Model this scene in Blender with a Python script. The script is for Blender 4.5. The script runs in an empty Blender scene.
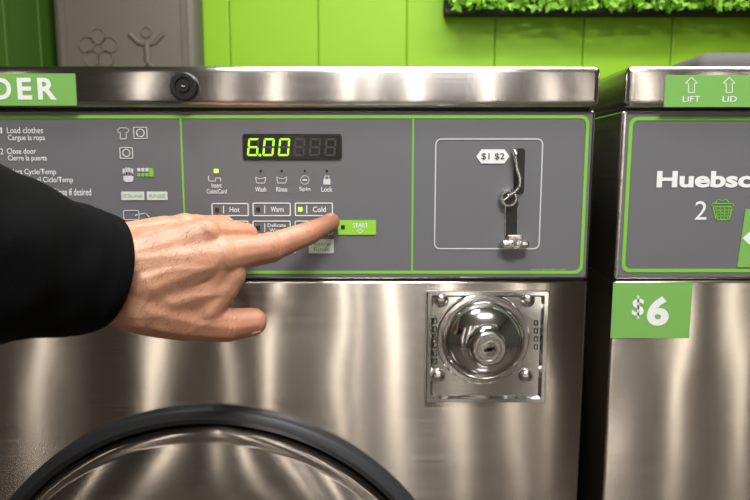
import bpy, bmesh, math, random
from mathutils import Vector, Matrix
from mathutils import noise as mn
random.seed(4)
S=bpy.context.scene
try: S.view_settings.view_transform='Standard'
except Exception: pass

# ---------------- back-projection: image pixel -> point on plane y=const, camera and scale assumed
H=1.0; D=0.6; F=600.0; TH=math.radians(7.4)
CT,ST=math.cos(TH),math.sin(TH)
def P(px,py,y=0.0):
    u=(px-375)/F; v=(250-py)/F
    t=(D+y)/(CT+v*ST)
    return Vector((u*t,y,H+t*(-ST+v*CT)))
def Zm(py,y=0.0): return P(375,py,y).z

# ---------------- materials
def mat(name,col,rough=.5,metal=0.,**k):
    m=bpy.data.materials.new(name); m.use_nodes=True
    b=m.node_tree.nodes['Principled BSDF']
    b.inputs['Base Color'].default_value=(*col,1); b.inputs['Roughness'].default_value=rough
    b.inputs['Metallic'].default_value=metal
    if 'spec' in k: b.inputs['Specular IOR Level'].default_value=k['spec']
    if 'emit' in k:
        b.inputs['Emission Color'].default_value=(*k['emit'],1); b.inputs['Emission Strength'].default_value=k.get('es',1)
    if 'noise' in k:
        sc,amt,bump=k['noise']; nt=m.node_tree; N=nt.nodes; L=nt.links
        tc=N.new('ShaderNodeTexCoord'); n=N.new('ShaderNodeTexNoise'); n.inputs['Scale'].default_value=sc; n.inputs['Detail'].default_value=5
        L.new(tc.outputs['Object'],n.inputs['Vector'])
        mx=N.new('ShaderNodeMix'); mx.data_type='RGBA'; mx.blend_type='MIX'
        mx.inputs['A'].default_value=(*[c*(1-amt) for c in col],1); mx.inputs['B'].default_value=(*[min(1,c*(1+amt)) for c in col],1)
        L.new(n.outputs['Fac'],mx.inputs['Factor']); L.new(mx.outputs['Result'],b.inputs['Base Color'])
        if bump:
            bp=N.new('ShaderNodeBump'); bp.inputs['Strength'].default_value=.4; bp.inputs['Distance'].default_value=bump
            L.new(n.outputs['Fac'],bp.inputs['Height']); L.new(bp.outputs['Normal'],b.inputs['Normal'])
    return m
def steel(name,col,rough,aniso,wav=.0012,wx=9,wz=1.6,tang=(0,0,1)):
    m=bpy.data.materials.new(name); m.use_nodes=True; nt=m.node_tree; N=nt.nodes; L=nt.links
    b=N['Principled BSDF']; b.inputs['Metallic'].default_value=1
    b.inputs['Anisotropic'].default_value=aniso
    cx=N.new('ShaderNodeCombineXYZ')
    for i in range(3): cx.inputs[i].default_value=tang[i]
    L.new(cx.outputs[0],b.inputs['Tangent'])
    tc=N.new('ShaderNodeTexCoord')
    mp=N.new('ShaderNodeMapping'); mp.inputs['Scale'].default_value=(6,6,900)
    L.new(tc.outputs['Object'],mp.inputs['Vector'])
    n=N.new('ShaderNodeTexNoise'); n.inputs['Scale'].default_value=1; n.inputs['Detail'].default_value=3
    L.new(mp.outputs[0],n.inputs['Vector'])
    mr=N.new('ShaderNodeMapRange'); mr.inputs['To Min'].default_value=rough-.03; mr.inputs['To Max'].default_value=rough+.04
    L.new(n.outputs['Fac'],mr.inputs['Value']); L.new(mr.outputs[0],b.inputs['Roughness'])
    mx=N.new('ShaderNodeMix'); mx.data_type='RGBA'
    mx.inputs['A'].default_value=(*[c*.70 for c in col],1); mx.inputs['B'].default_value=(*[min(1,c*1.25) for c in col],1)
    L.new(n.outputs['Fac'],mx.inputs['Factor']); L.new(mx.outputs['Result'],b.inputs['Base Color'])
    mp2=N.new('ShaderNodeMapping'); mp2.inputs['Scale'].default_value=(wx,wx*.2,wz)
    L.new(tc.outputs['Object'],mp2.inputs['Vector'])
    n2=N.new('ShaderNodeTexNoise'); n2.inputs['Scale'].default_value=1; n2.inputs['Detail'].default_value=1
    L.new(mp2.outputs[0],n2.inputs['Vector'])
    bp=N.new('ShaderNodeBump'); bp.inputs['Strength'].default_value=1; bp.inputs['Distance'].default_value=wav
    L.new(n2.outputs['Fac'],bp.inputs['Height']); L.new(bp.outputs['Normal'],b.inputs['Normal'])
    return m
M={}
M['steel']=steel('brushed_steel',(.54,.49,.44),.205,1.0,.0028,7,4)
M['steel_lid']=steel('brushed_steel_lid',(.56,.53,.51),.20,1.0,.0006,6,2)
M['steel_door']=steel('brushed_steel_door',(.40,.36,.33),.20,.95,.0022,6,4)
M['chrome']=mat('chrome',(.74,.73,.72),.13,1.)
M['chrome_r']=mat('chrome_satin',(.55,.53,.51),.25,1.)
M['panel']=mat('panel_gray',(.136,.138,.150),.42,noise=(900,.06,0))
M['dark']=mat('black_plastic',(.008,.008,.009),.35)
M['gap']=mat('seam_dark',(.02,.02,.02),.7)
M['ring']=mat('door_ring_gray',(.022,.024,.028),.5)
M['green']=mat('print_green',(.20,.52,.04),.5)
M['sticker']=mat('sticker_green',(.18,.42,.09),.55)
M['white']=mat('print_white',(.78,.80,.80),.5)
M['print']=mat('print_lightgray',(.62,.63,.64),.5)
M['lcd']=mat('display_black',(.010,.008,.008),.2)
M['seg_off']=mat('segment_off',(.05,.045,.045),.5)
M['seg_on']=mat('segment_on',(.3,.8,.02),.5,emit=(.42,1.0,.03),es=1.1)
M['led']=mat('led_green',(.5,.9,.1),.5,emit=(.55,1.0,.08),es=1.2)
M['startbtn']=mat('start_green',(.28,.62,.04),.45)
M['lens']=mat('lens_dark',(.03,.03,.03),.1)
M['glass']=mat('door_glass',(.01,.01,.012),.05)

# ---------------- mesh helpers
def link(ob,parent=None):
    S.collection.objects.link(ob)
    if parent is not None:
        ob.parent=parent; ob.matrix_parent_inverse=Matrix.Translation(parent.location).inverted()
    return ob
def mobj(name,verts,faces,m,parent=None,smooth=False):
    me=bpy.data.meshes.new(name); me.from_pydata([tuple(v) for v in verts],[],faces); me.update()
    if m: me.materials.append(m)
    if smooth:
        for p in me.polygons: p.use_smooth=True
    return link(bpy.data.objects.new(name,me),parent)
def empty(name,loc):
    e=bpy.data.objects.new(name,None); e.location=loc; e.empty_display_size=.05; S.collection.objects.link(e); return e
def box(name,x0,x1,y0,y1,z0,z1,m,parent=None,bevel=0,seg=3):
    bm=bmesh.new(); bmesh.ops.create_cube(bm,size=1)
    for v in bm.verts:
        v.co=Vector(((x0+x1)/2+v.co.x*(x1-x0),(y0+y1)/2+v.co.y*(y1-y0),(z0+z1)/2+v.co.z*(z1-z0)))
    if bevel: bmesh.ops.bevel(bm,geom=bm.edges[:],offset=bevel,segments=seg,profile=.5,affect='EDGES')
    me=bpy.data.meshes.new(name); bm.to_mesh(me); bm.free(); me.materials.append(m)
    if bevel:
        for p in me.polygons: p.use_smooth=True
        try:
            me.set_sharp_from_angle(angle=math.radians(50))
        except Exception: pass
    return link(bpy.data.objects.new(name,me),parent)
def rr_pts(cx,cz,w,h,r,n=8):
    pts=[]
    r=min(r,w/2,h/2)
    for (sx,sz,a0) in ((1,1,0),(-1,1,90),(-1,-1,180),(1,-1,270)):
        for i in range(n+1):
            a=math.radians(a0+90*i/n)
            pts.append((cx+sx*(w/2-r)+r*math.cos(a),cz+sz*(h/2-r)+r*math.sin(a)))
    return pts
def slab(name,pts,y,th,m,parent=None):
    n=len(pts)
    v=[(x,y,z) for x,z in pts]+[(x,y+th,z) for x,z in pts]
    f=[tuple(range(n)),tuple(range(2*n-1,n-1,-1))]+[(i,i+n,(i+1)%n+n,(i+1)%n) for i in range(n)]
    return mobj(name,v,f,m,parent)
def ring(name,outer,inner,y,th,m,parent=None):
    n=len(outer)
    v=[(x,y,z) for x,z in outer]+[(x,y,z) for x,z in inner]+[(x,y+th,z) for x,z in outer]+[(x,y+th,z) for x,z in inner]
    f=[]
    for i in range(n):
        j=(i+1)%n
        f+=[(i,j,j+n,i+n),(i,i+2*n,j+2*n,j),(i+n,j+n,j+3*n,i+3*n)]
    return mobj(name,v,f,m,parent)
def rect(x0,x1,y0,y1,yp=0):
    a=P((x0+x1)/2,(y0+y1)/2,yp); s=(P(x1,(y0+y1)/2,yp).x-P(x0,(y0+y1)/2,yp).x)
    z1,z0=Zm(y0,yp),Zm(y1,yp)
    return a.x,(z0+z1)/2,s,z1-z0
def rfill(name,x0,x1,y0,y1,r,y,m,parent,th=.0003):
    cx,cz,w,h=rect(x0,x1,y0,y1); return slab(name,rr_pts(cx,cz,w,h,r),y,th,m,parent)
def rline(name,x0,x1,y0,y1,r,lw,y,m,parent,th=.0003):
    cx,cz,w,h=rect(x0,x1,y0,y1)
    return ring(name,rr_pts(cx,cz,w,h,r),rr_pts(cx,cz,w-2*lw,h-2*lw,max(r-lw,.0001)),y,th,m,parent)
def disc(name,c,r,y,th,m,parent,n=32):
    return slab(name,[(c[0]+r*math.cos(2*math.pi*i/n),c[1]+r*math.sin(2*math.pi*i/n)) for i in range(n)],y,th,m,parent)
def lathe(name,c,prof,m,parent,n=96,smooth=True):
    v=[];f=[]
    for r,y in prof:
        for i in range(n):
            a=2*math.pi*i/n; v.append((c[0]+r*math.cos(a),y,c[1]+r*math.sin(a)))
    for k in range(len(prof)-1):
        for i in range(n):
            j=(i+1)%n; f.append((k*n+i,(k+1)*n+i,(k+1)*n+j,k*n+j))
    o=mobj(name,v,f,m,parent,smooth)
    bm=bmesh.new(); bm.from_mesh(o.data); bmesh.ops.remove_doubles(bm,verts=bm.verts,dist=1e-6); bmesh.ops.recalc_face_normals(bm,faces=bm.faces); bm.to_mesh(o.data); bm.free()
    try: o.data.set_sharp_from_angle(angle=math.radians(40))
    except Exception: pass
    return o
def tube(name,pts,r,m,parent=None,n=12):
    cu=bpy.data.curves.new(name,'CURVE'); cu.dimensions='3D'; cu.bevel_depth=r; cu.bevel_resolution=4; cu.use_fill_caps=True
    sp=cu.splines.new('POLY'); sp.points.add(len(pts)-1)
    for i,p in enumerate(pts): sp.points[i].co=(*p,1)
    tmp=bpy.data.objects.new(name+'_c',cu); S.collection.objects.link(tmp)
    dg=bpy.context.evaluated_depsgraph_get(); me=bpy.data.meshes.new_from_object(tmp.evaluated_get(dg))
    bpy.data.objects.remove(tmp); me.materials.clear(); me.materials.append(m)
    for p in me.polygons: p.use_smooth=True
    me.name=name
    return link(bpy.data.objects.new(name,me),parent)
def txt(s,x0,x1,y0,y1,m,parent,y=-.0012,bold=0.008,name=None,shear=0,align='LEFT'):
    """text fitted in the image-pixel rectangle on the front plane"""
    cx,cz,w,h=rect(x0,x1,y0,y1)
    cu=bpy.data.curves.new('t','FONT'); cu.body=s; cu.size=1; cu.offset=bold; cu.shear=shear; cu.align_x=align; cu.resolution_u=4; cu.space_line=.95
    tmp=bpy.data.objects.new('t',cu); S.collection.objects.link(tmp)
    dg=bpy.context.evaluated_depsgraph_get(); me=bpy.data.meshes.new_from_object(tmp.evaluated_get(dg))
    bpy.data.objects.remove(tmp)
    xs=[v.co.x for v in me.vertices]; ys=[v.co.y for v in me.vertices]
    mx,Mx,my,My=min(xs),max(xs),min(ys),max(ys)
    for v in me.vertices:
        X=cx-w/2+(v.co.x-mx)/(Mx-mx)*w; Z=cz-h/2+(v.co.y-my)/(My-my)*h
        v.co=Vector((X,y,Z))
    me.materials.clear(); me.materials.append(m)
    nm=name or ('print_'+''.join(ch for ch in s.lower() if ch.isalpha())[:12]); me.name=nm
    return link(bpy.data.objects.new(nm,me),parent)
def pline(name,pts,lw,m,parent,y=-.0010,closed=False):
    w=[P(a,b) for a,b in pts]
    if closed: w.append(w[0])
    v=[];f=[]
    for a,b in zip(w[:-1],w[1:]):
        d=Vector((b.x-a.x,0,b.z-a.z)); 
        if d.length<1e-7: continue
        d.normalize(); n=Vector((-d.z,0,d.x))*lw/2; e=d*lw*.4
        k=len(v)
        v+=[(a-e-n)+Vector((0,y,0)),(b+e-n)+Vector((0,y,0)),(b+e+n)+Vector((0,y,0)),(a-e+n)+Vector((0,y,0))]
        f.append((k,k+1,k+2,k+3))
    return mobj(name,v,f,m,parent)

# ---------------- room
lime=mat('lime_paint',(.25,.50,.008),.6,noise=(3,.06,0))
shade_green=mat('green_paint_shaded',(.035,.10,.005),.6,noise=(3,.1,0))  # shadow on the left wall is put into this darker green
YB=1.7; XL,XR,YF,ZC=-3.0,3.0,-3.4,2.8
bm=bmesh.new()
x=-.21
while x>XL: x-=.327
while x<XR:
    a,b_=max(x+.0012,XL),min(x+.327-.0012,XR)
    r=bmesh.ops.create_cube(bm,size=1)
    for v in r['verts']: v.co=Vector(((a+b_)/2+v.co.x*(b_-a),YB+.02+v.co.y*.04,ZC/2+v.co.z*ZC))
    x+=.327
bmesh.ops.bevel(bm,geom=bm.edges[:],offset=.005,segments=2,profile=.5,affect='EDGES')
r=bmesh.ops.create_cube(bm,size=1)
for v in r['verts']: v.co=Vector((v.co.x*(XR-XL),YB+.06+v.co.y*.10,ZC/2+v.co.z*ZC))
me=bpy.data.meshes.new('wall_back'); bm.to_mesh(me); bm.free(); me.materials.append(lime); link(bpy.data.objects.new('wall_back',me))
box('wall_left_partition',-1.24,-1.155,.78,YB-.001,0,ZC,shade_green)
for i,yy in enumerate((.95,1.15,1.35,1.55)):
    box('trim_%d'%(i+1),-1.158,-1.150,yy-.012,yy+.012,0,ZC,shade_green,bevel=.003)
wallm=mat('painted_wall_warm_gray',(.060,.052,.045),.8,noise=(2,.2,0))
box('wall_left',XL-.1,XL,YF,YB,0,ZC,wallm); box('wall_right',XR,XR+.1,YF,YB,0,ZC,wallm)
box('wall_front',XL,XR,YF-.1,YF,0,ZC,wallm)
tile=bpy.data.materials.new('floor_tile'); tile.use_nodes=True
nt=tile.node_tree; br=nt.nodes.new('ShaderNodeTexBrick'); br.offset=0; br.inputs['Scale'].default_value=1; br.inputs['Brick Width'].default_value=.3; br.inputs['Row Height'].default_value=.3; br.inputs['Mortar Size'].default_value=.004
br.inputs['Color1'].default_value=(.08,.066,.054,1); br.inputs['Color2'].default_value=(.065,.054,.044,1); br.inputs['Mortar'].default_value=(.03,.03,.03,1)
nt.nodes['Principled BSDF'].inputs['Roughness'].default_value=.15
tcn=nt.nodes.new('ShaderNodeTexCoord'); nt.links.new(tcn.outputs['Object'],br.inputs['Vector']); nt.links.new(br.outputs[0],nt.nodes['Principled BSDF'].inputs['Base Color'])
box('floor',XL,XR,YF,YB,-.1,0,tile)
box('ceiling',XL,XR,YF,YB,ZC,ZC+.1,mat('ceiling_paint',(.25,.24,.22),.9))

# ---------------- lamps
tubem=mat('tube_glow',(1,1,1),.5,emit=(1,.91,.79),es=8)
fix=mat('lamp_fixture_metal',(.3,.3,.3),.4,1)
for X,w in ((-2.7,.02),(-1.55,.026),(-.92,.010),(-.52,.022),(0.03,.018),(.22,.008),(.56,.026),(1.14,.024),(1.66,.02),(1.98,.012)):  # unseen glowing tubes, added so the steel reflects vertical streaks
    e=empty('added_streak_tube',(X,YF+.06,.06))
    tube('tube',[(X,YF+.09,.10),(X,YF+.09,2.6)],w,tubem,e)
    box('backplate',X-.05,X+.05,YF,YF+.04,.06,2.65,fix,e,.004)
def area(name,loc,rot,sx,sy,p,col):
    l=bpy.data.lights.new(name,'AREA'); l.shape='RECTANGLE'; l.size=sx; l.size_y=sy; l.energy=p; l.color=col
    o=bpy.data.objects.new('light',l); o.location=loc; o.rotation_euler=rot
    e=empty(name,(loc[0],loc[1],ZC)); link(o,e)
    x,y,z=loc
    box('housing',x-sx/2-.03,x+sx/2+.03,y-sy/2-.03,y+sy/2+.03,z+.01,ZC-.001,fix,e,.004)
    return o
area('ceiling_light_panel',(.35,-1.35,2.72),(math.radians(0),0,0),.9,.35,78,(1,.98,.96))
area('ceiling_light_panel',(-.35,-.5,2.72),(0,0,0),.4,.3,22,(1,.98,.95))
area('ceiling_light_panel',(.55,.30,2.72),(0,0,0),2.0,.3,74,(1,.98,.92))
w=bpy.data.worlds.new('world'); S.world=w; w.use_nodes=True
w.node_tree.nodes['Background'].inputs[0].default_value=(.5,.5,.5,1); w.node_tree.nodes['Background'].inputs[1].default_value=.3

# ---------------- washing machine shell
DEP=.70
def shell(x0,x1):
    e=empty('washing_machine',((x0+x1)/2,DEP/2,0))
    zt=Zm(67)-.000; zl=Zm(108); zs=Zm(279.5)
    box('body',x0,x1,0,DEP,.03,zs-.0015,M['steel'],e,.003)
    box('plinth',x0+.02,x1-.02,.03,DEP-.02,0,.035,M['gap'],e)
    box('seam',x0+.004,x1-.004,.004,DEP-.004,zs-.004,zl+.004,M['gap'],e)
    box('control_housing',x0,x1,-.0005,DEP,zs+.0005,zl-.0022,M['steel_lid'],e,.003)
    box('lid',x0-.001,x1+.001,-.010,DEP,zl,zt,M['steel_lid'],e,.007,5)
    return e
X0,X1=-.562,.2163
W1=shell(X0,X1)
XA,XB=.2425,1.0205
W2=shell(XA,XB)
def overlay(e,x0,x1,pyt,pyb,r,gx0,gx1,gyt,gyb,lw):
    z1,z0=Zm(pyt),Zm(pyb)
    slab('control_panel',rr_pts((x0+x1)/2,(z0+z1)/2,x1-x0,z1-z0,r),-.0012,.002,M['panel'],e)
    z1,z0=Zm(gyt),Zm(gyb); w=gx1-gx0;h=z1-z0
    ring('green_border',rr_pts((gx0+gx1)/2,(z0+z1)/2,w,h,.008),rr_pts((gx0+gx1)/2,(z0+z1)/2,w-2*lw,h-2*lw,.006),-.0017,.0004,M['green'],e)
overlay(W1,X0+.006,X1-.0035,112,276.5,.003,X0+.012,X1-.0065,115.5,273.5,.0030)
overlay(W2,XA+.0035,XB-.006,112,276.5,.003,XA+.0065,XB-.012,117,272,.0034)
PY=-.0018
def vline(px,pya,pyb,lw,m,e):
    x=P(px,190).x; z1,z0=Zm(pya),Zm(pyb)
    mobj('divider_line',[(x-lw/2,PY,z0),(x+lw/2,PY,z0),(x+lw/2,PY,z1),(x-lw/2,PY,z1)],[(0,1,2,3)],m,e)
vline(184,118,272,.0018,M['green'],W1); vline(412.5,118,272,.0018,M['green'],W1)

# --- left instructions
for n_,y in (('1',130.5),('2',151.5),('3',172),('4',192)): txt(n_,1.5,4.5 if n_!='1' else 3.2,y-3,y+3,M['white'],W1,PY,0)
for s,x0,x1,y0,y1 in (("Load clothes",8,44,127.3,133.5),("Cargue la ropa",9,46,134.8,142),("Close door",8,37,148.3,154),("Cierre la puerta",9,48,155.2,162.3),
    ("Select Cycle/Temp",8,57,168.8,176),("Seleccione el Ciclo/Temp",9,74,176.8,184),("Select Extra Wash/Rinse if desired",8,92,188.3,195.5),("Lavado extra/Enjuague",9,62,196.3,203)):
    txt(s,x0,x1,y0,y1,M['white'],W1,PY,.008)
pline('icon_shirt',[(118,130),(121,128),(127,128),(130,130),(128,133),(127,132),(127,139),(121,139),(121,132),(120,133)],.0008,M['print'],W1,PY,True)
def icon_washer(x,y,s=1):
    rline('icon_machine',x-7*s,x+7*s,y-6*s,y+6*s,.001,.0008,PY,M['print'],W1)
    c=P(x,y); n=24
    o=[(c.x+.0042*s*math.cos(2*math.pi*i/n),c.z+.0042*s*math.sin(2*math.pi*i/n)) for i in range(n)]
    q=[(c.x+.0032*s*math.cos(2*math.pi*i/n),c.z+.0032*s*math.sin(2*math.pi*i/n)) for i in range(n)]
    ring('icon_door',o,q,PY,.0003,M['print'],W1)
icon_washer(141,133); icon_washer(127,153,.95)
for i in range(3):
    for j in range(2):
        rfill('icon_key',138+i*4-0,141+i*4,168+j*5,171.5+j*5,.0002,PY,M['print'] if j==0 else M['green'],W1)
rfill('icon_palm',124,134,172,182,.003,PY,M['print'],W1)
for i in range(4): rfill('icon_finger',123.5+i*2.8,125.5+i*2.8,167+abs(i-1.5),176,.0009,PY,M['print'],W1)
rfill('icon_key_long',149.5,154,168,176.5,.0004,PY,M['green'],W1)
rfill('legend_extra_wash',122,145,191.5,200,.0005,PY,M['print'],W1); rfill('legend_extra_rinse',147.5,168,191.5,200,.0005,PY,M['print'],W1)
txt('EXTRA WASH',124,143,194,197.5,M['green'],W1,PY-.0003,name='legend_text'); txt('RINSE',150,166,194,197.5,M['green'],W1,PY-.0003,name='legend_text')
rline('icon_coin_hand',124,140,210,220,.002,.0008,PY,M['print'],W1); pline('icon_arm',[(136,215),(146,213),(150,217)],.001,M['print'],W1,PY)

# --- display
rfill('display_bezel',243,342,134,160,.003,PY-.0004,M['dark'],W1,.0008)
rfill('display_window',245,340,136,158,.002,PY-.0008,M['lcd'],W1,.0006)
SEG={'6':'acdefg','0':'abcdef','8':'abcdefg'}
def digit(ch,x,on=True,dot=False):
    yt,yb,wd=138.5,156,10.8; sh=1.6
    def q(u,v): return (x+u*wd+sh*(1-v),yt+(yb-yt)*v)
    t=.17;tv=.10;g=.05
    shp={'a':[(g,0),(1-g,0),(1-t-.04,tv),(t+.04,tv)],'d':[(t+.04,1-tv),(1-t-.04,1-tv),(1-g,1),(g,1)],
     'g':[(t,.5-tv/2),(1-t,.5-tv/2),(1-.08,.5),(1-t,.5+tv/2),(t,.5+tv/2),(.08,.5)],
     'f':[(0,.05),(t,tv+.05),(t,.5-tv*.9),(.03,.46),(0,.44)],'b':[(1,.05),(1,.44),(.97,.46),(1-t,.5-tv*.9),(1-t,tv+.05)],
     'e':[(0,.56),(.03,.54),(t,.5+tv*.9),(t,1-tv-.05),(0,.95)],'c':[(1,.56),(1,.95),(1-t,1-tv-.05),(1-t,.5+tv*.9),(.97,.54)]}
    for k,pts in shp.items():
        lit=on and k in SEG[ch]
        w_=[P(*q(u,v)) for u,v in pts]
        mobj('segment_'+k,[(p.x,PY-.0011,p.z) for p in w_],[tuple(range(len(w_)))],M['seg_on'] if lit else M['seg_off'],W1)
    if dot: c=P(x+13.0,155.2); disc('segment_dot',(c.x,c.z),.0013,PY-.0011,.0002,M['seg_on'],W1,12)
for i,(ch,on,dot) in enumerate((('6',1,1),('0',1,0),('0',1,0),('8',0,0),('8',0,0),('8',0,0))): digit(ch,247.5+i*15.4,on,dot)
for x,lab in ((261,'Wash'),(282,'Rinse'),(305,'Spin'),(327,'Lock')):
    c=P(x,171); disc('led',(c.x,c.z),.0013,PY,.0003,M['lens'],W1,12)
    if lab in('Wash','Rinse'): pline('icon_basin',[(x-5,177),(x-4,183),(x+4,183),(x+5,177),(x+2,178.5),(x-2,178.5)],.0008,M['print'],W1,PY,True)
    elif lab=='Spin':
        pts=[(x+4.3*math.cos(a*math.pi/6),180+4.3*math.sin(a*math.pi/6)) for a in range(12)]; pline('icon_spin',pts,.0008,M['print'],W1,PY,True); pline('icon_spin_core',[(x-1.5,180),(x+1.5,180)],.0018,M['print'],W1,PY)
    else:
        rfill('icon_padlock',x-3.5,x+3.5,179,184.5,.0004,PY,M['print'],W1); pline('icon_shackle',[(x-2,179),(x-2,176),(x+2,176),(x+2,179)],.0008,M['print'],W1,PY)
    txt(lab,x-5.5,x+5.5,186.8,191.7,M['white'],W1,PY,.008)
rfill('led_lit',214.5,219,169,173,.0008,PY-.0004,M['led'],W1)
pline('icon_coins',[(209,176),(209,181),(216,181),(216,178),(221,178),(221,181)],.0009,M['print'],W1,PY)
txt("Insert\nCoins/Card",207,227,183,193.5,M['white'],W1,PY,.008,align='CENTER')
def btn(x0,x1,y0,y1,lab,lit=False):
    rline('button_'+lab.replace(' ','_').lower(),x0,x1,y0,y1,.0015,.0010,PY,M['white'],W1)
    rfill('button_led',x0+3.5,x0+7.5,(y0+y1)/2-2,(y0+y1)/2+2,.0004,PY-.0003,M['led'] if lit else M['lens'],W1)
    if 'Delicate' in lab: txt(lab.replace(' ','\n'),x0+15,x1-5,y0+2.8,y1-2.8,M['white'],W1,PY,align='CENTER')
    else: txt(lab,x0+18,x1-(7 if lab!='Hot' else 9),y0+4.0,y1-4.0,M['white'],W1,PY,.012)
    pline('thermometer',[(x0+12,y0+3),(x0+12,y1-3)],.0009,M['white'],W1,PY)
btn(212,249,203,216,'Hot'); btn(253,291,202.5,216,'Warm'); btn(295,333,202.5,216,'Cold',True)
btn(212,249,220.5,234.5,'Delicate Hot'); btn(253,291,220.5,234.5,'Delicate Warm'); btn(295,333,220.5,234.5,'Delicate Cold')
rfill('start_button',338,376,220,234.5,.0008,PY-.0004,M['startbtn'],W1,.0008)
txt('START',353,368,223,227.5,M['white'],W1,PY-.0007); rfill('start_led',341,345,225,229,.0003,PY-.0008,M['lens'],W1)
pline('start_diamond',[(360,228.5),(363,230.7),(360,233),(357,230.7)],.0006,M['white'],W1,PY-.0007,True)
rfill('extra_rinse_key',309,334,239,253,.0008,PY-.0003,M['print'],W1); txt('Extra\nRinse',314,330,241,251,M['green'],W1,PY-.0006,align='CENTER')
rfill('extra_wash_key',270,296,239,253,.0008,PY-.0003,M['print'],W1)
txt('www.laundry.com',530,566,268.3,270.8,M['green'],W1,PY)

# --- coin slide area
rline('coin_panel_outline',434.5,541,138.5,249,.006,.0011,PY,M['print'],W1)
c=rect(476,509,149.5,163.5); w_,h_=c[2]/2,c[3]/2
slab('coin_value_label',[(c[0]-w_+.005,c[1]-h_),(c[0]+w_-.005,c[1]-h_),(c[0]+w_,c[1]),(c[0]+w_-.005,c[1]+h_),(c[0]-w_+.005,c[1]+h_),(c[0]-w_,c[1])],PY-.0003,.0006,M['white'],W1)
txt('$1 $2',481,504,153.2,160.3,M['gap'],W1,PY-.0006)
rfill('coin_slot_upper',513.5,524,148.5,194,.003,PY-.0006,M['dark'],W1,.001)
rfill('coin_slot_lower',505.5,517.5,201,237,.002,PY-.0006,M['dark'],W1,.001)
def W(px,py,y): return P(px,py,y)
tube('coin_lever',[W(515.5,150,-.006),W(515.5,158,-.008),W(517,168,-.009),W(520,178,-.010),W(519.5,186,-.010),W(515,192,-.009),W(508,196,-.009)],.0017,M['chrome'],W1)
tube('coin_lever_tip',[W(514,149.5,-.004),W(515.5,152,-.008),W(516,156,-.009)],.0024,M['chrome'],W1)
cc=P(507.5,198,0)
lathe('coin_pivot',(cc.x,cc.z),[(.0092,-.001),(.0092,-.006),(.0082,-.0075),(.0062,-.0075),(.0057,-.005),(0,-.005)],M['chrome'],W1,40)
disc('coin_pivot_core',(cc.x,cc.z),.0057,-.0058,.001,M['dark'],W1,24)
tube('coin_pivot_pin',[W(503.5,200.5,-.0075),W(512,195,-.0075)],.0013,M['chrome_r'],W1)
for dx in (-1,1):
    tube('coin_guide',[W(511.5+dx*6.2,206,-.002),W(511.5+dx*6.2,237,-.002)],.0007,M['chrome_r'],W1)
box('coin_stop_base',P(499.5,241).x,P(527,241).x,-.012,-.001,Zm(246.5),Zm(239),M['chrome'],W1,.0025)
box('coin_stop_collar',P(506,237).x,P(521,237).x,-.009,-.001,Zm(241),Zm(234),M['chrome_r'],W1,.0014)
cc=P(513,242.5); lathe('coin_stop_hole',(cc.x,cc.z),[(.0046,-.0115),(.0046,-.0135),(.0030,-.0135),(.0030,-.0118),(0,-.0118)],M['chrome'],W1,24)

# --- coin vault lock plate
cx,cz,w_,h_=rect(426,546,290,401)
def loopf(name,specs,m,e,cx=cx,cz=cz):
    v=[];f=[];n=None
    for (w,h,r,y) in specs:
        p=rr_pts(cx,cz,w,h,r,5); n=len(p); v+=[(a,y,b) for a,b in p]
    for k in range(len(specs)-1):
        for i in range(n):
            j=(i+1)%n; f.append((k*n+i,k*n+j,(k+1)*n+j,(k+1)*n+i))
    f.append(tuple((len(specs)-1)*n+i for i in range(n)))
    return mobj(name,v,f,m,e)
loopf('lock_plate',[(w_,h_,.002,.0),(w_,h_,.002,-.004),(w_-.002,h_-.002,.002,-.0055),(w_-.009,h_-.009,.002,-.0055),(w_-.014,h_-.014,.002,-.0012)],M['chrome'],W1)
for bx,by in ((441,299.5),(527,299.5),(437.5,375),(525,375)):
    b=P(bx,by); lathe('bolt_head',(b.x,b.z),[(.0075,-.001),(.0075,-.003),(.006,-.0055),(.004,-.0072),(0,-.0080)],M['chrome_r'],W1,24)
cl=P(482,338)
prof=[(.0475,-.001),(.0475,-.0045),(.0460,-.0060),(.0425,-.0060),(.0418,-.0045),(.0412,-.0060)]
for k in range(1,15):
    a=math.radians(90*k/14*.72); prof.append((.0412*math.cos(a)**.9,-.006-.027*math.sin(a)))
prof+=[(.0168,-.0335),(.0166,-.0325)]
lathe('lock_dome',(cl.x,cl.z),prof,M['chrome'],W1)
lathe('lock_cylinder',(cl.x,cl.z),[(.0165,-.031),(.0165,-.0385),(.0152,-.0398),(.0118,-.0398),(.0112,-.0385),(0,-.0385)],M['chrome_r'],W1,48)
lathe('lock_core',(cl.x,cl.z),[(.0075,-.038),(.0075,-.0400),(0,-.0402)],M['chrome'],W1,32)
a=math.radians(15)
for nm,L_,W_,an in (('key_slot',.0055,.0013,a),('key_slot_cross',.002,.0022,a+1.57)):
    d=Vector((math.cos(an),0,math.sin(an))); n=Vector((-d.z,0,d.x)); c0=Vector((cl.x,-.0406,cl.z))
    mobj(nm,[c0-d*L_-n*W_,c0+d*L_-n*W_,c0+d*L_+n*W_,c0-d*L_+n*W_],[(0,1,2,3)],M['dark'],W1)
for k,by in enumerate((318,326,334,342,350,358)):
    rline('embossed_mark',433,437,by,by+5.5,.0006,.0008,-.0018,M['dark'],W1,.0006)
    if k<4: rline('embossed_mark',533.5,537.5,by+2,by+7,.0006,.0008,-.0018,M['dark'],W1,.0006)

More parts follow.
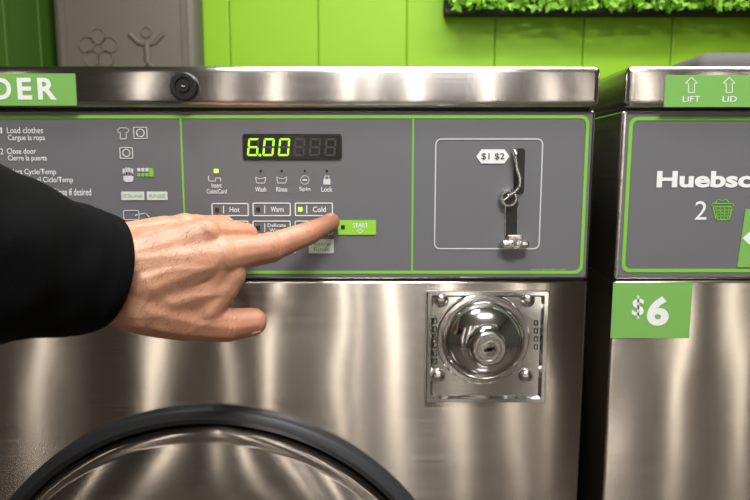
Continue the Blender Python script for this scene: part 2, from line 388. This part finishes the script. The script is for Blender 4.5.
# --- door
dc=(-.173,H-.512)
lathe('door_gasket_ring',dc,[(.272,.002),(.272,-.010),(.269,-.014),(.262,-.016),(.256,-.013),(.254,-.004)],M['ring'],W1,160)
lathe('door_frame',dc,[(.2535,-.002),(.2535,-.018),(.251,-.023),(.247,-.0245),(.243,-.0235),(.240,-.0245),(.225,-.028),(.205,-.031),(.185,-.032),(.165,-.031),(.155,-.028),(.150,-.020)],M['steel_door'],W1,160)
lathe('door_glass',dc,[(.151,-.020),(.12,-.028),(.06,-.034),(0,-.036)],M['glass'],W1,96)
box('door_handle',dc[0]+.205,dc[0]+.235,-.060,-.026,dc[1]-.06,dc[1]+.06,M['dark'],W1,.008)
# --- lid items
cb=P(185,87,-.01)
lathe('lid_bumper',(cb.x,cb.z),[(.0135,-.010),(.0135,-.013),(.012,-.015),(.0085,-.015),(.008,-.013),(.0058,-.013),(.0052,-.015),(0,-.015)],M['dark'],W1,40)
tube('lid_bumper_glint',[(cb.x-.002,-.0152,cb.z),(cb.x+.002,-.0152,cb.z)],.0007,M['chrome_r'],W1)
st=empty('lid_sticker',(P(0,90,-.01).x,-.0105,Zm(90)))
cx,cz,w_,h_=rect(-70,76,73.5,105.5,-.0105)
slab('sticker_sheet',rr_pts(cx,cz,w_,h_,.001),-.0108,.0006,M['sticker'],st)
for ch,a,b_ in (('P',-72,-56),('O',-51,-32),('W',-29,-6),('D',0,18),('E',24,38),('R',44,62)):
    txt(ch,a,b_,79.5,101,M['white'],st,-.0111,bold=.03,name='lettering')
st2=empty('lid_sticker',(P(707,90,-.01).x,-.0105,Zm(90)))
cx,cz,w_,h_=rect(664.5,760,75,107,-.0105)
slab('sticker_sheet',rr_pts(cx,cz,w_,h_,.001),-.0108,.0006,M['sticker'],st2)
txt('LIFT',677,694,97.5,103,M['white'],st2,-.0111,bold=.0,name='lettering'); txt('LID',716,730,97.5,103,M['white'],st2,-.0111,name='lettering')
for ax in (685.5,722.5):
    pline('arrow',[(ax,79),(ax+6,85),(ax+3,85),(ax+3,94),(ax-3,94),(ax-3,85),(ax-6,85)],.0008,M['white'],st2,-.0111,True)
txt('Huebsch',656,766,171,187.5,M['white'],W2,PY,bold=.035,name='brand_lettering')
txt('2',694,706,201,219.5,M['white'],W2,PY,bold=0,name='machine_number')
pline('basket_rim',[(711,203.5),(732,203.5),(732,206.5),(711,206.5)],.001,M['green'],W2,PY,True)
pline('basket_body',[(712,207),(715,219.5),(728,219.5),(731,207)],.0012,M['green'],W2,PY)
for k in range(4): pline('basket_slat',[(714.5+k*4.5,207),(716.5+k*3.3,219)],.0009,M['green'],W2,PY)
for k in range(3): pline('basket_row',[(713+k,210+k*3),(730-k,210+k*3)],.0009,M['green'],W2,PY)
pline('basket_cloth',[(714,203),(717,199),(721,201),(725,199),(728,203)],.001,M['green'],W2,PY)
g2=empty('info_sticker',(P(750,238).x,PY,Zm(238)))
c=rect(738,800,209,267)
slab('sticker_sheet',[(c[0]-c[2]/2,c[1]-c[3]/2),(c[0]+c[2]/2,c[1]-c[3]/2),(c[0]+c[2]/2,c[1]+c[3]/2),(c[0]-c[2]/2+.004,c[1]+c[3]/2)],PY-.0004,.0006,M['sticker'],g2)
aw=[P(*q) for q in ((741,238),(756,224),(756,232),(790,232),(790,244),(756,244),(756,252))]
mobj('arrow',[(p.x,PY-.0008,p.z) for p in aw],[(0,6,5,2,1),(2,5,4,3)] if False else [(0,6,1),(2,5,4,3)],M['white'],g2)
ps=empty('price_sticker',(P(650,310).x,-.001,Zm(310)))
c=rect(611.5,690.5,282.5,338)
slab('sticker_sheet',rr_pts(c[0],c[1],c[2],c[3],.0006),-.0010,.0007,M['sticker'],ps)
txt('S',631.5,643.5,298.5,315.5,M['white'],ps,-.0014,bold=.03,name='dollar_sign'); pline('dollar_bar',[(637.6,296),(637.6,318)],.0018,M['white'],ps,-.0014)
txt('6',646.5,668.5,296,325.5,M['white'],ps,-.0014,bold=.04,name='price_digit')

# ---------------- background: changing station, hedge, bin
bs=empty('baby_changing_station',(-.88,YB-.06,1.35))
pl=mat('molded_gray_plastic',(.13,.112,.095),.55,noise=(120,.08,.0004))
box('shell',-1.13,-.625,YB-.12,YB-.005,.98,1.86,pl,bs,.03,5)
def rimbox(x0,x1,z0,z1,lw,y,th):
    cx,cz=(x0+x1)/2,(z0+z1)/2; ring('raised_rim',rr_pts(cx,cz,x1-x0,z1-z0,.04),rr_pts(cx,cz,x1-x0-2*lw,z1-z0-2*lw,.03),y,th,pl,bs)
rimbox(-1.10,-.655,1.01,1.83,.02,YB-.126,.011)
yy=YB-.124
def blob(cx,cz,r,nm='emblem'): lathe(nm,(cx,cz),[(r,yy+.008),(r*.95,yy),(r*.8,yy),(r*.75,yy+.003),(0,yy+.003)],pl,bs,24)
for k in range(5):
    a=2*math.pi*k/5+.3; blob(-.97+.042*math.cos(a),1.43+.042*math.sin(a),.030,'emblem_petal')
blob(-.97,1.43,.016)
blob(-.80,1.485,.020,'emblem_head')
tube('emblem_body',[(-.80,yy+.006,1.45),(-.80,yy+.006,1.38)],.012,pl,bs); tube('emblem_arms',[(-.86,yy+.006,1.48),(-.83,yy+.006,1.45),(-.80,yy+.006,1.44),(-.77,yy+.006,1.45),(-.74,yy+.006,1.48)],.009,pl,bs)
tube('emblem_legs',[(-.84,yy+.006,1.34),(-.80,yy+.006,1.385),(-.76,yy+.006,1.34)],.010,pl,bs)
hd=empty('artificial_hedge_panel',(.95,YB-.05,1.8))
leafm=mat('boxwood_leaf',(.26,.55,.05),.5,noise=(40,.75,0))
hz0=1.575
box('tray',.25,1.9,YB-.055,YB-.004,hz0-.012,hz0+.008,mat('dark_tray',(.015,.014,.012),.6),hd,.004)
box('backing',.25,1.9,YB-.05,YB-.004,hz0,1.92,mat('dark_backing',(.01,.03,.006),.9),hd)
v=[];f=[]
for _ in range(7500):
    xx=random.uniform(.26,1.9); dp=random.random()**.7
    zz=hz0-.022*dp+random.random()*(1.93-hz0)+.012*mn.noise(Vector((xx*9,0,0)))
    c=Vector((xx,YB-.075-dp*.085,zz))
    a=Vector((random.gauss(0,1),random.gauss(-.5,.8),random.gauss(.2,1))).normalized(); b=a.cross(Vector((random.gauss(0,1),random.gauss(0,1),random.gauss(0,1)))).normalized()
    l=random.uniform(.011,.021); k=len(v)
    v+=[c-a*l,c-a*l*.2+b*l*.5,c+a*l*.5+b*l*.4,c+a*l,c+a*l*.5-b*l*.4,c-a*l*.2-b*l*.5]; f.append(tuple(range(k,k+6)))
mobj('leaves',v,f,leafm,hd)
tb=empty('trash_can',(1.02,1.05,0)); gp=mat('bin_gray_plastic',(.10,.097,.097),.8,spec=.2)
box('bin_body',.80,1.24,.85,1.27,0,1.10,gp,tb,.03,4)
box('bin_hood',.755,1.26,.83,1.10,1.08,1.278,gp,tb,.03,8)
box('bin_flap',.87,1.17,.822,.835,1.12,1.21,M['dark'],tb,.004)

# ---------------- hand
arm=empty('human_arm',P(120,275,-.13))
def caps(bm,p0,r0,p1,r1):
    L_=(p1-p0).length; n=max(2,int(L_/.0025))
    for i in range(n+1):
        t=i/n; c=p0.lerp(p1,t); r=r0+(r1-r0)*t
        bmesh.ops.create_icosphere(bm,subdivisions=2,radius=r,matrix=Matrix.Translation(c))
bm=bmesh.new()
def Q(a,b,c): return P(a,b,c)
imcp,ipip,idip,itip=Q(223,257,-.088),Q(270,248,-.062),Q(307,234,-.034),Q(331,222,-.0115)
mmcp,mpip,mdip,mtip=Q(205,237,-.086),Q(245,236,-.050),Q(247,253,-.028),Q(232,266,-.034)
rmcp,rpip,rdip,rtip=Q(186,231,-.078),Q(224,228,-.043),Q(226,246,-.022),Q(212,260,-.030)
pmcp,ppip,pdip,ptip=Q(166,231,-.068),Q(196,226,-.038),Q(198,242,-.020),Q(186,255,-.028)
wt,wm,wb=Q(112,248,-.108),Q(108,270,-.128),Q(110,297,-.128)
tc_,tm,ti,tt=Q(142,308,-.122),Q(190,320,-.102),Q(228,325,-.086),Q(253,322,-.075)
for a,ra,b,rb in (
  (imcp,.0165,ipip,.0138),(ipip,.0134,idip,.0117),(idip,.0119,itip,.0092),
  (mmcp,.0160,mpip,.0130),(mpip,.0130,mdip,.0115),(mdip,.0115,mtip,.010),
  (rmcp,.0150,rpip,.0120),(rpip,.0120,rdip,.0105),(rdip,.0105,rtip,.0095),
  (pmcp,.013,ppip,.0105),(ppip,.0105,pdip,.0095),(pdip,.0095,ptip,.0085),
  (wm,.024,imcp,.0170),(wm,.024,mmcp,.0170),(wt,.020,rmcp,.0155),(wt,.0195,pmcp,.0145),
  (wb,.020,imcp,.016),(wb,.021,tc_,.022),(tc_,.022,tm,.0190),(tm,.0185,ti,.0158),(ti,.0155,tt,.0132),
  (tm,.0165,imcp,.0150),(Q(165,300,-.112),.021,Q(222,288,-.090),.0145),(Q(145,285,-.12),.023,imcp,.0160),
  (Q(205,312,-.10),.014,Q(232,275,-.085),.013),
  (Q(145,252,-.108),.021,Q(188,242,-.09),.018),
  (wm,.024,Q(60,268,-.16),.026),(wb,.019,Q(60,285,-.16),.024),(wt,.019,Q(60,252,-.155),.024)):
    caps(bm,a,ra,b,rb)
dn=Vector((-.35,-.80,.45)).normalized()
bmesh.ops.create_icosphere(bm,subdivisions=3,radius=.0142,matrix=Matrix.Translation(ipip+dn*.0010))
bmesh.ops.create_icosphere(bm,subdivisions=3,radius=.0170,matrix=Matrix.Translation(imcp+dn*.0015))
bmesh.ops.create_icosphere(bm,subdivisions=3,radius=.0165,matrix=Matrix.Translation(mmcp+dn*.0018))
bmesh.ops.create_icosphere(bm,subdivisions=3,radius=.0153,matrix=Matrix.Translation(rmcp+dn*.0018))
for w0,k0,ro,wr in ((wm,imcp,.0160,.023),(wm,mmcp,.0158,.023),(wt,rmcp,.0145,.019),(wt,pmcp,.0135,.018)):
    a=w0.lerp(k0,.45)+dn*((wr+ro)/2-.0022); b=k0+dn*(ro-.0014)
    caps(bm,a,.0028,b,.0036)
me=bpy.data.meshes.new('hand'); bm.to_mesh(me); bm.free()
tmp=bpy.data.objects.new('tmp',me); S.collection.objects.link(tmp)
r=tmp.modifiers.new('r','REMESH'); r.mode='VOXEL'; r.voxel_size=.0011
s=tmp.modifiers.new('s','SMOOTH'); s.factor=.5; s.iterations=20
dg=bpy.context.evaluated_depsgraph_get(); hm=bpy.data.meshes.new_from_object(tmp.evaluated_get(dg)); bpy.data.objects.remove(tmp)
hm.name='hand'
nor=[v.normal.copy() for v in hm.vertices]
J=[(ipip,(idip-imcp).normalized(),.0008,.009,1),(idip,(itip-ipip).normalized(),.0006,.006,1),
   (mpip,(mdip-mmcp).normalized(),.0007,.010,1),(rpip,(rdip-rmcp).normalized(),.0007,.009,1),(ppip,(pdip-pmcp).normalized(),.0006,.008,1),
   (ti,(tt-tm).normalized(),.0008,.008,1),(imcp,(ipip-wm).normalized(),.0003,.012,.6),(mmcp,(mpip-wm).normalized(),.0003,.012,.6),(tm,(ti-tc_).normalized(),.0003,.012,.5)]
red=[0.0]*len(hm.vertices)
for i,v in enumerate(hm.vertices):
    co=v.co.copy(); off=0
    for jp,jd,amp,rad,rk in J:
        rel=co-jp
        if rel.length<.032:
            sl=rel.dot(jd); dors=max(0,min(1,(nor[i].dot(dn)+.35)*1.3))
            env=math.exp(-(sl/rad)**2*1.6)*dors
            wob=mn.noise(co*180)*.0016
            off+= env*(amp*.4 - amp*max(0,math.cos((sl+wob)*2*math.pi/.0042))**3)
            red[i]=max(red[i],math.exp(-(rel.length/.019)**2)*rk)
    for tip in (itip,tt): red[i]=max(red[i],math.exp(-((co-tip).length/.014)**2)*.9)
    off+=mn.noise(co*45)*.0007+mn.noise(co*160)*.00010
    vn=abs(mn.noise(Vector((co.x*18+co.z*10,co.y*12+3,co.z*38))))
    off+=.0007*math.exp(-(vn/.06)**2)*max(0,nor[i].dot(dn))*(1 if co.x<imcp.x+.005 else 0.1)
    v.co=co+nor[i]*off
at=hm.attributes.new('red','FLOAT','POINT')
for i,x in enumerate(red): at.data[i].value=x
for p in hm.polygons: p.use_smooth=True
sk=bpy.data.materials.new('skin'); sk.use_nodes=True; nt=sk.node_tree; N=nt.nodes; L=nt.links; b=N['Principled BSDF']
b.inputs['Roughness'].default_value=.50; b.inputs['Subsurface Weight'].default_value=.10; b.inputs['Subsurface Radius'].default_value=(.01,.004,.002); b.inputs['Subsurface Scale'].default_value=.25
tc=N.new('ShaderNodeTexCoord'); n1=N.new('ShaderNodeTexNoise'); n1.inputs['Scale'].default_value=55; n1.inputs['Detail'].default_value=7; n1.inputs['Roughness'].default_value=.6; L.new(tc.outputs['Object'],n1.inputs['Vector'])
mx=N.new('ShaderNodeMix'); mx.data_type='RGBA'; mx.inputs['A'].default_value=(.27,.115,.062,1); mx.inputs['B'].default_value=(.48,.25,.155,1); L.new(n1.outputs['Fac'],mx.inputs['Factor'])
ra=N.new('ShaderNodeAttribute'); ra.attribute_name='red'
ml=N.new('ShaderNodeMath'); ml.operation='MULTIPLY'; ml.inputs[1].default_value=.45; L.new(ra.outputs['Fac'],ml.inputs[0])
mx2=N.new('ShaderNodeMix'); mx2.data_type='RGBA'; mx2.inputs['B'].default_value=(.44,.14,.085,1); L.new(mx.outputs['Result'],mx2.inputs['A']); L.new(ml.outputs[0],mx2.inputs['Factor']); L.new(mx2.outputs['Result'],b.inputs['Base Color'])
vo=N.new('ShaderNodeTexVoronoi'); vo.inputs['Scale'].default_value=650; L.new(tc.outputs['Object'],vo.inputs['Vector'])
bp=N.new('ShaderNodeBump'); bp.inputs['Strength'].default_value=.35; bp.inputs['Distance'].default_value=.0004; L.new(vo.outputs['Distance'],bp.inputs['Height']); L.new(bp.outputs['Normal'],b.inputs['Normal'])
hm.materials.clear(); hm.materials.append(sk)
hand=link(bpy.data.objects.new('hand',hm),arm)
hv=[];hf=[]
cand=[i for i in range(len(hm.vertices)) if nor[i].dot(dn)>.2 and P(105,270,-.12).x<hm.vertices[i].co.x<imcp.x-.010]
for i in random.sample(cand,min(600,len(cand))):
    p=hm.vertices[i].co.copy(); n=nor[i]
    d=(Vector((.45,.1,.55))+Vector((random.gauss(0,.25),random.gauss(0,.25),random.gauss(0,.25)))); d=(d-n*d.dot(n)).normalized()
    l=random.uniform(.004,.009); s_=n.cross(d)*.00008
    a=p-n*.0003; m1=p+d*l*.5+n*.0009; e=p+d*l+n*.0006
    k=len(hv); hv+=[a-s_,a+s_,m1+s_*.8,m1-s_*.8,e]; hf+=[(k,k+1,k+2,k+3),(k+3,k+2,k+4)]
mobj('hair',hv,hf,mat('hair_brown',(.05,.028,.015),.6),arm)
nailm=mat('nail',(.46,.24,.165),.3)
def nail(tip,prev,r,name,up,ln=.0048):
    d=(tip-prev).normalized(); n=(up-d*up.dot(d)).normalized(); sdv=d.cross(n)
    v=[];f=[];nu,nv=10,10
    for i in range(nu+1):
        for j in range(nv+1):
            u=i/nu*2-1; w=j/nv*2-1
            wx=w*math.sqrt(max(0,1-.35*u*u*u*u)); an=wx*.75
            c=tip+d*(u*ln-.0005)+ (n*math.cos(an)+sdv*math.sin(an))*(r-.0002-.0012*max(0,u)**2)
            v.append(c)
    for i in range(nu):
        for j in range(nv): k=i*(nv+1)+j; f.append((k,k+1,k+nv+2,k+nv+1))
    o=mobj(name,v,f,nailm,arm,True); md=o.modifiers.new('s','SOLIDIFY'); md.thickness=.0007; md.offset=0
nail(itip,idip,.0090,'nail_index',Vector((-.4,-.35,.9)))
nail(tt,ti,.0128,'nail_thumb',Vector((.1,-.25,-.9)),.0050)
# sleeve
path=[(P(102,272,-.137),.0455,.038),(P(97,272,-.139),.047,.040),(P(88,272,-.145),.048,.042),(P(72,270,-.152),.050,.044),(P(50,266,-.166),.053,.047),(P(25,262,-.182),.056,.050),(P(0,257,-.20),.0595,.053),(P(-50,250,-.225),.064,.057),(P(-120,246,-.26),.068,.061)]
pe=path[-1][0]; dr=(path[-1][0]-path[-3][0]).normalized()
path+=[(pe+dr*.08,.070,.064),(pe+dr*.15,.066,.062),(pe+dr*.19,.045,.045),(pe+dr*.20,.01,.01)]
ns=90
cum=[0]
for a,b_ in zip(path[:-1],path[1:]): cum.append(cum[-1]+(b_[0]-a[0]).length)
def samp(t):
    L_=t*cum[-1]
    for i in range(len(path)-1):
        if L_<=cum[i+1] or i==len(path)-2:
            k=(L_-cum[i])/(cum[i+1]-cum[i]); return path[i][0].lerp(path[i+1][0],k),path[i][1]+(path[i+1][1]-path[i][1])*k,path[i][2]+(path[i+1][2]-path[i][2])*k,L_
v=[];f=[];na=72
ax=(path[6][0]-path[0][0]).normalized()
up=(Vector((0,0,1))-ax*ax.z).normalized(); sd=ax.cross(up)
lst=[]
c,a1,a2,_=samp(0)
for q_ in (.03,.015,.004): lst.append((c+ax*q_,a1-.004,a2-.004,0,False))
lst.append((c+ax*.0005,a1-.002,a2-.002,0,False))
for i in range(ns+1):
    c,a1,a2,l=samp(i/ns); lst.append((c,a1,a2,l,True))
for (c,a1,a2,l,o) in lst:
    for j in range(na):
        an=2*math.pi*j/na
        k=0
        if o:
            e=min(1,max(0,(l-.004)/.03))
            k=e*(.0045*mn.noise(Vector((l*26,math.cos(an)*1.3+l*9,math.sin(an)*1.3)))+.0018*mn.noise(Vector((l*70,math.cos(an)*2,math.sin(an)*2+l*20))))
            if .018<l<.021: k-=.0008
        v.append(c+up*math.cos(an)*(a1+k)+sd*math.sin(an)*(a2+k))
for i in range(len(lst)-1):
    for j in range(na):
        f.append((i*na+j,i*na+(j+1)%na,(i+1)*na+(j+1)%na,(i+1)*na+j))
f.append(tuple((len(lst)-1)*na+j for j in range(na)))
fab=mat('black_fabric',(.0030,.0030,.0034),1.0,spec=.1,noise=(600,.4,.0006)); 
mobj('sleeve',v,f,fab,arm,True)

# ---------------- camera
cam=bpy.data.cameras.new('camera'); cam.lens=F/750*36; cam.sensor_width=36; cam.clip_start=.01
cam.dof.use_dof=True; cam.dof.focus_distance=.59; cam.dof.aperture_fstop=9
co=bpy.data.objects.new('camera',cam); co.location=(0,-D,H); co.rotation_euler=(math.radians(90-7.4),0,0); S.collection.objects.link(co); S.camera=co
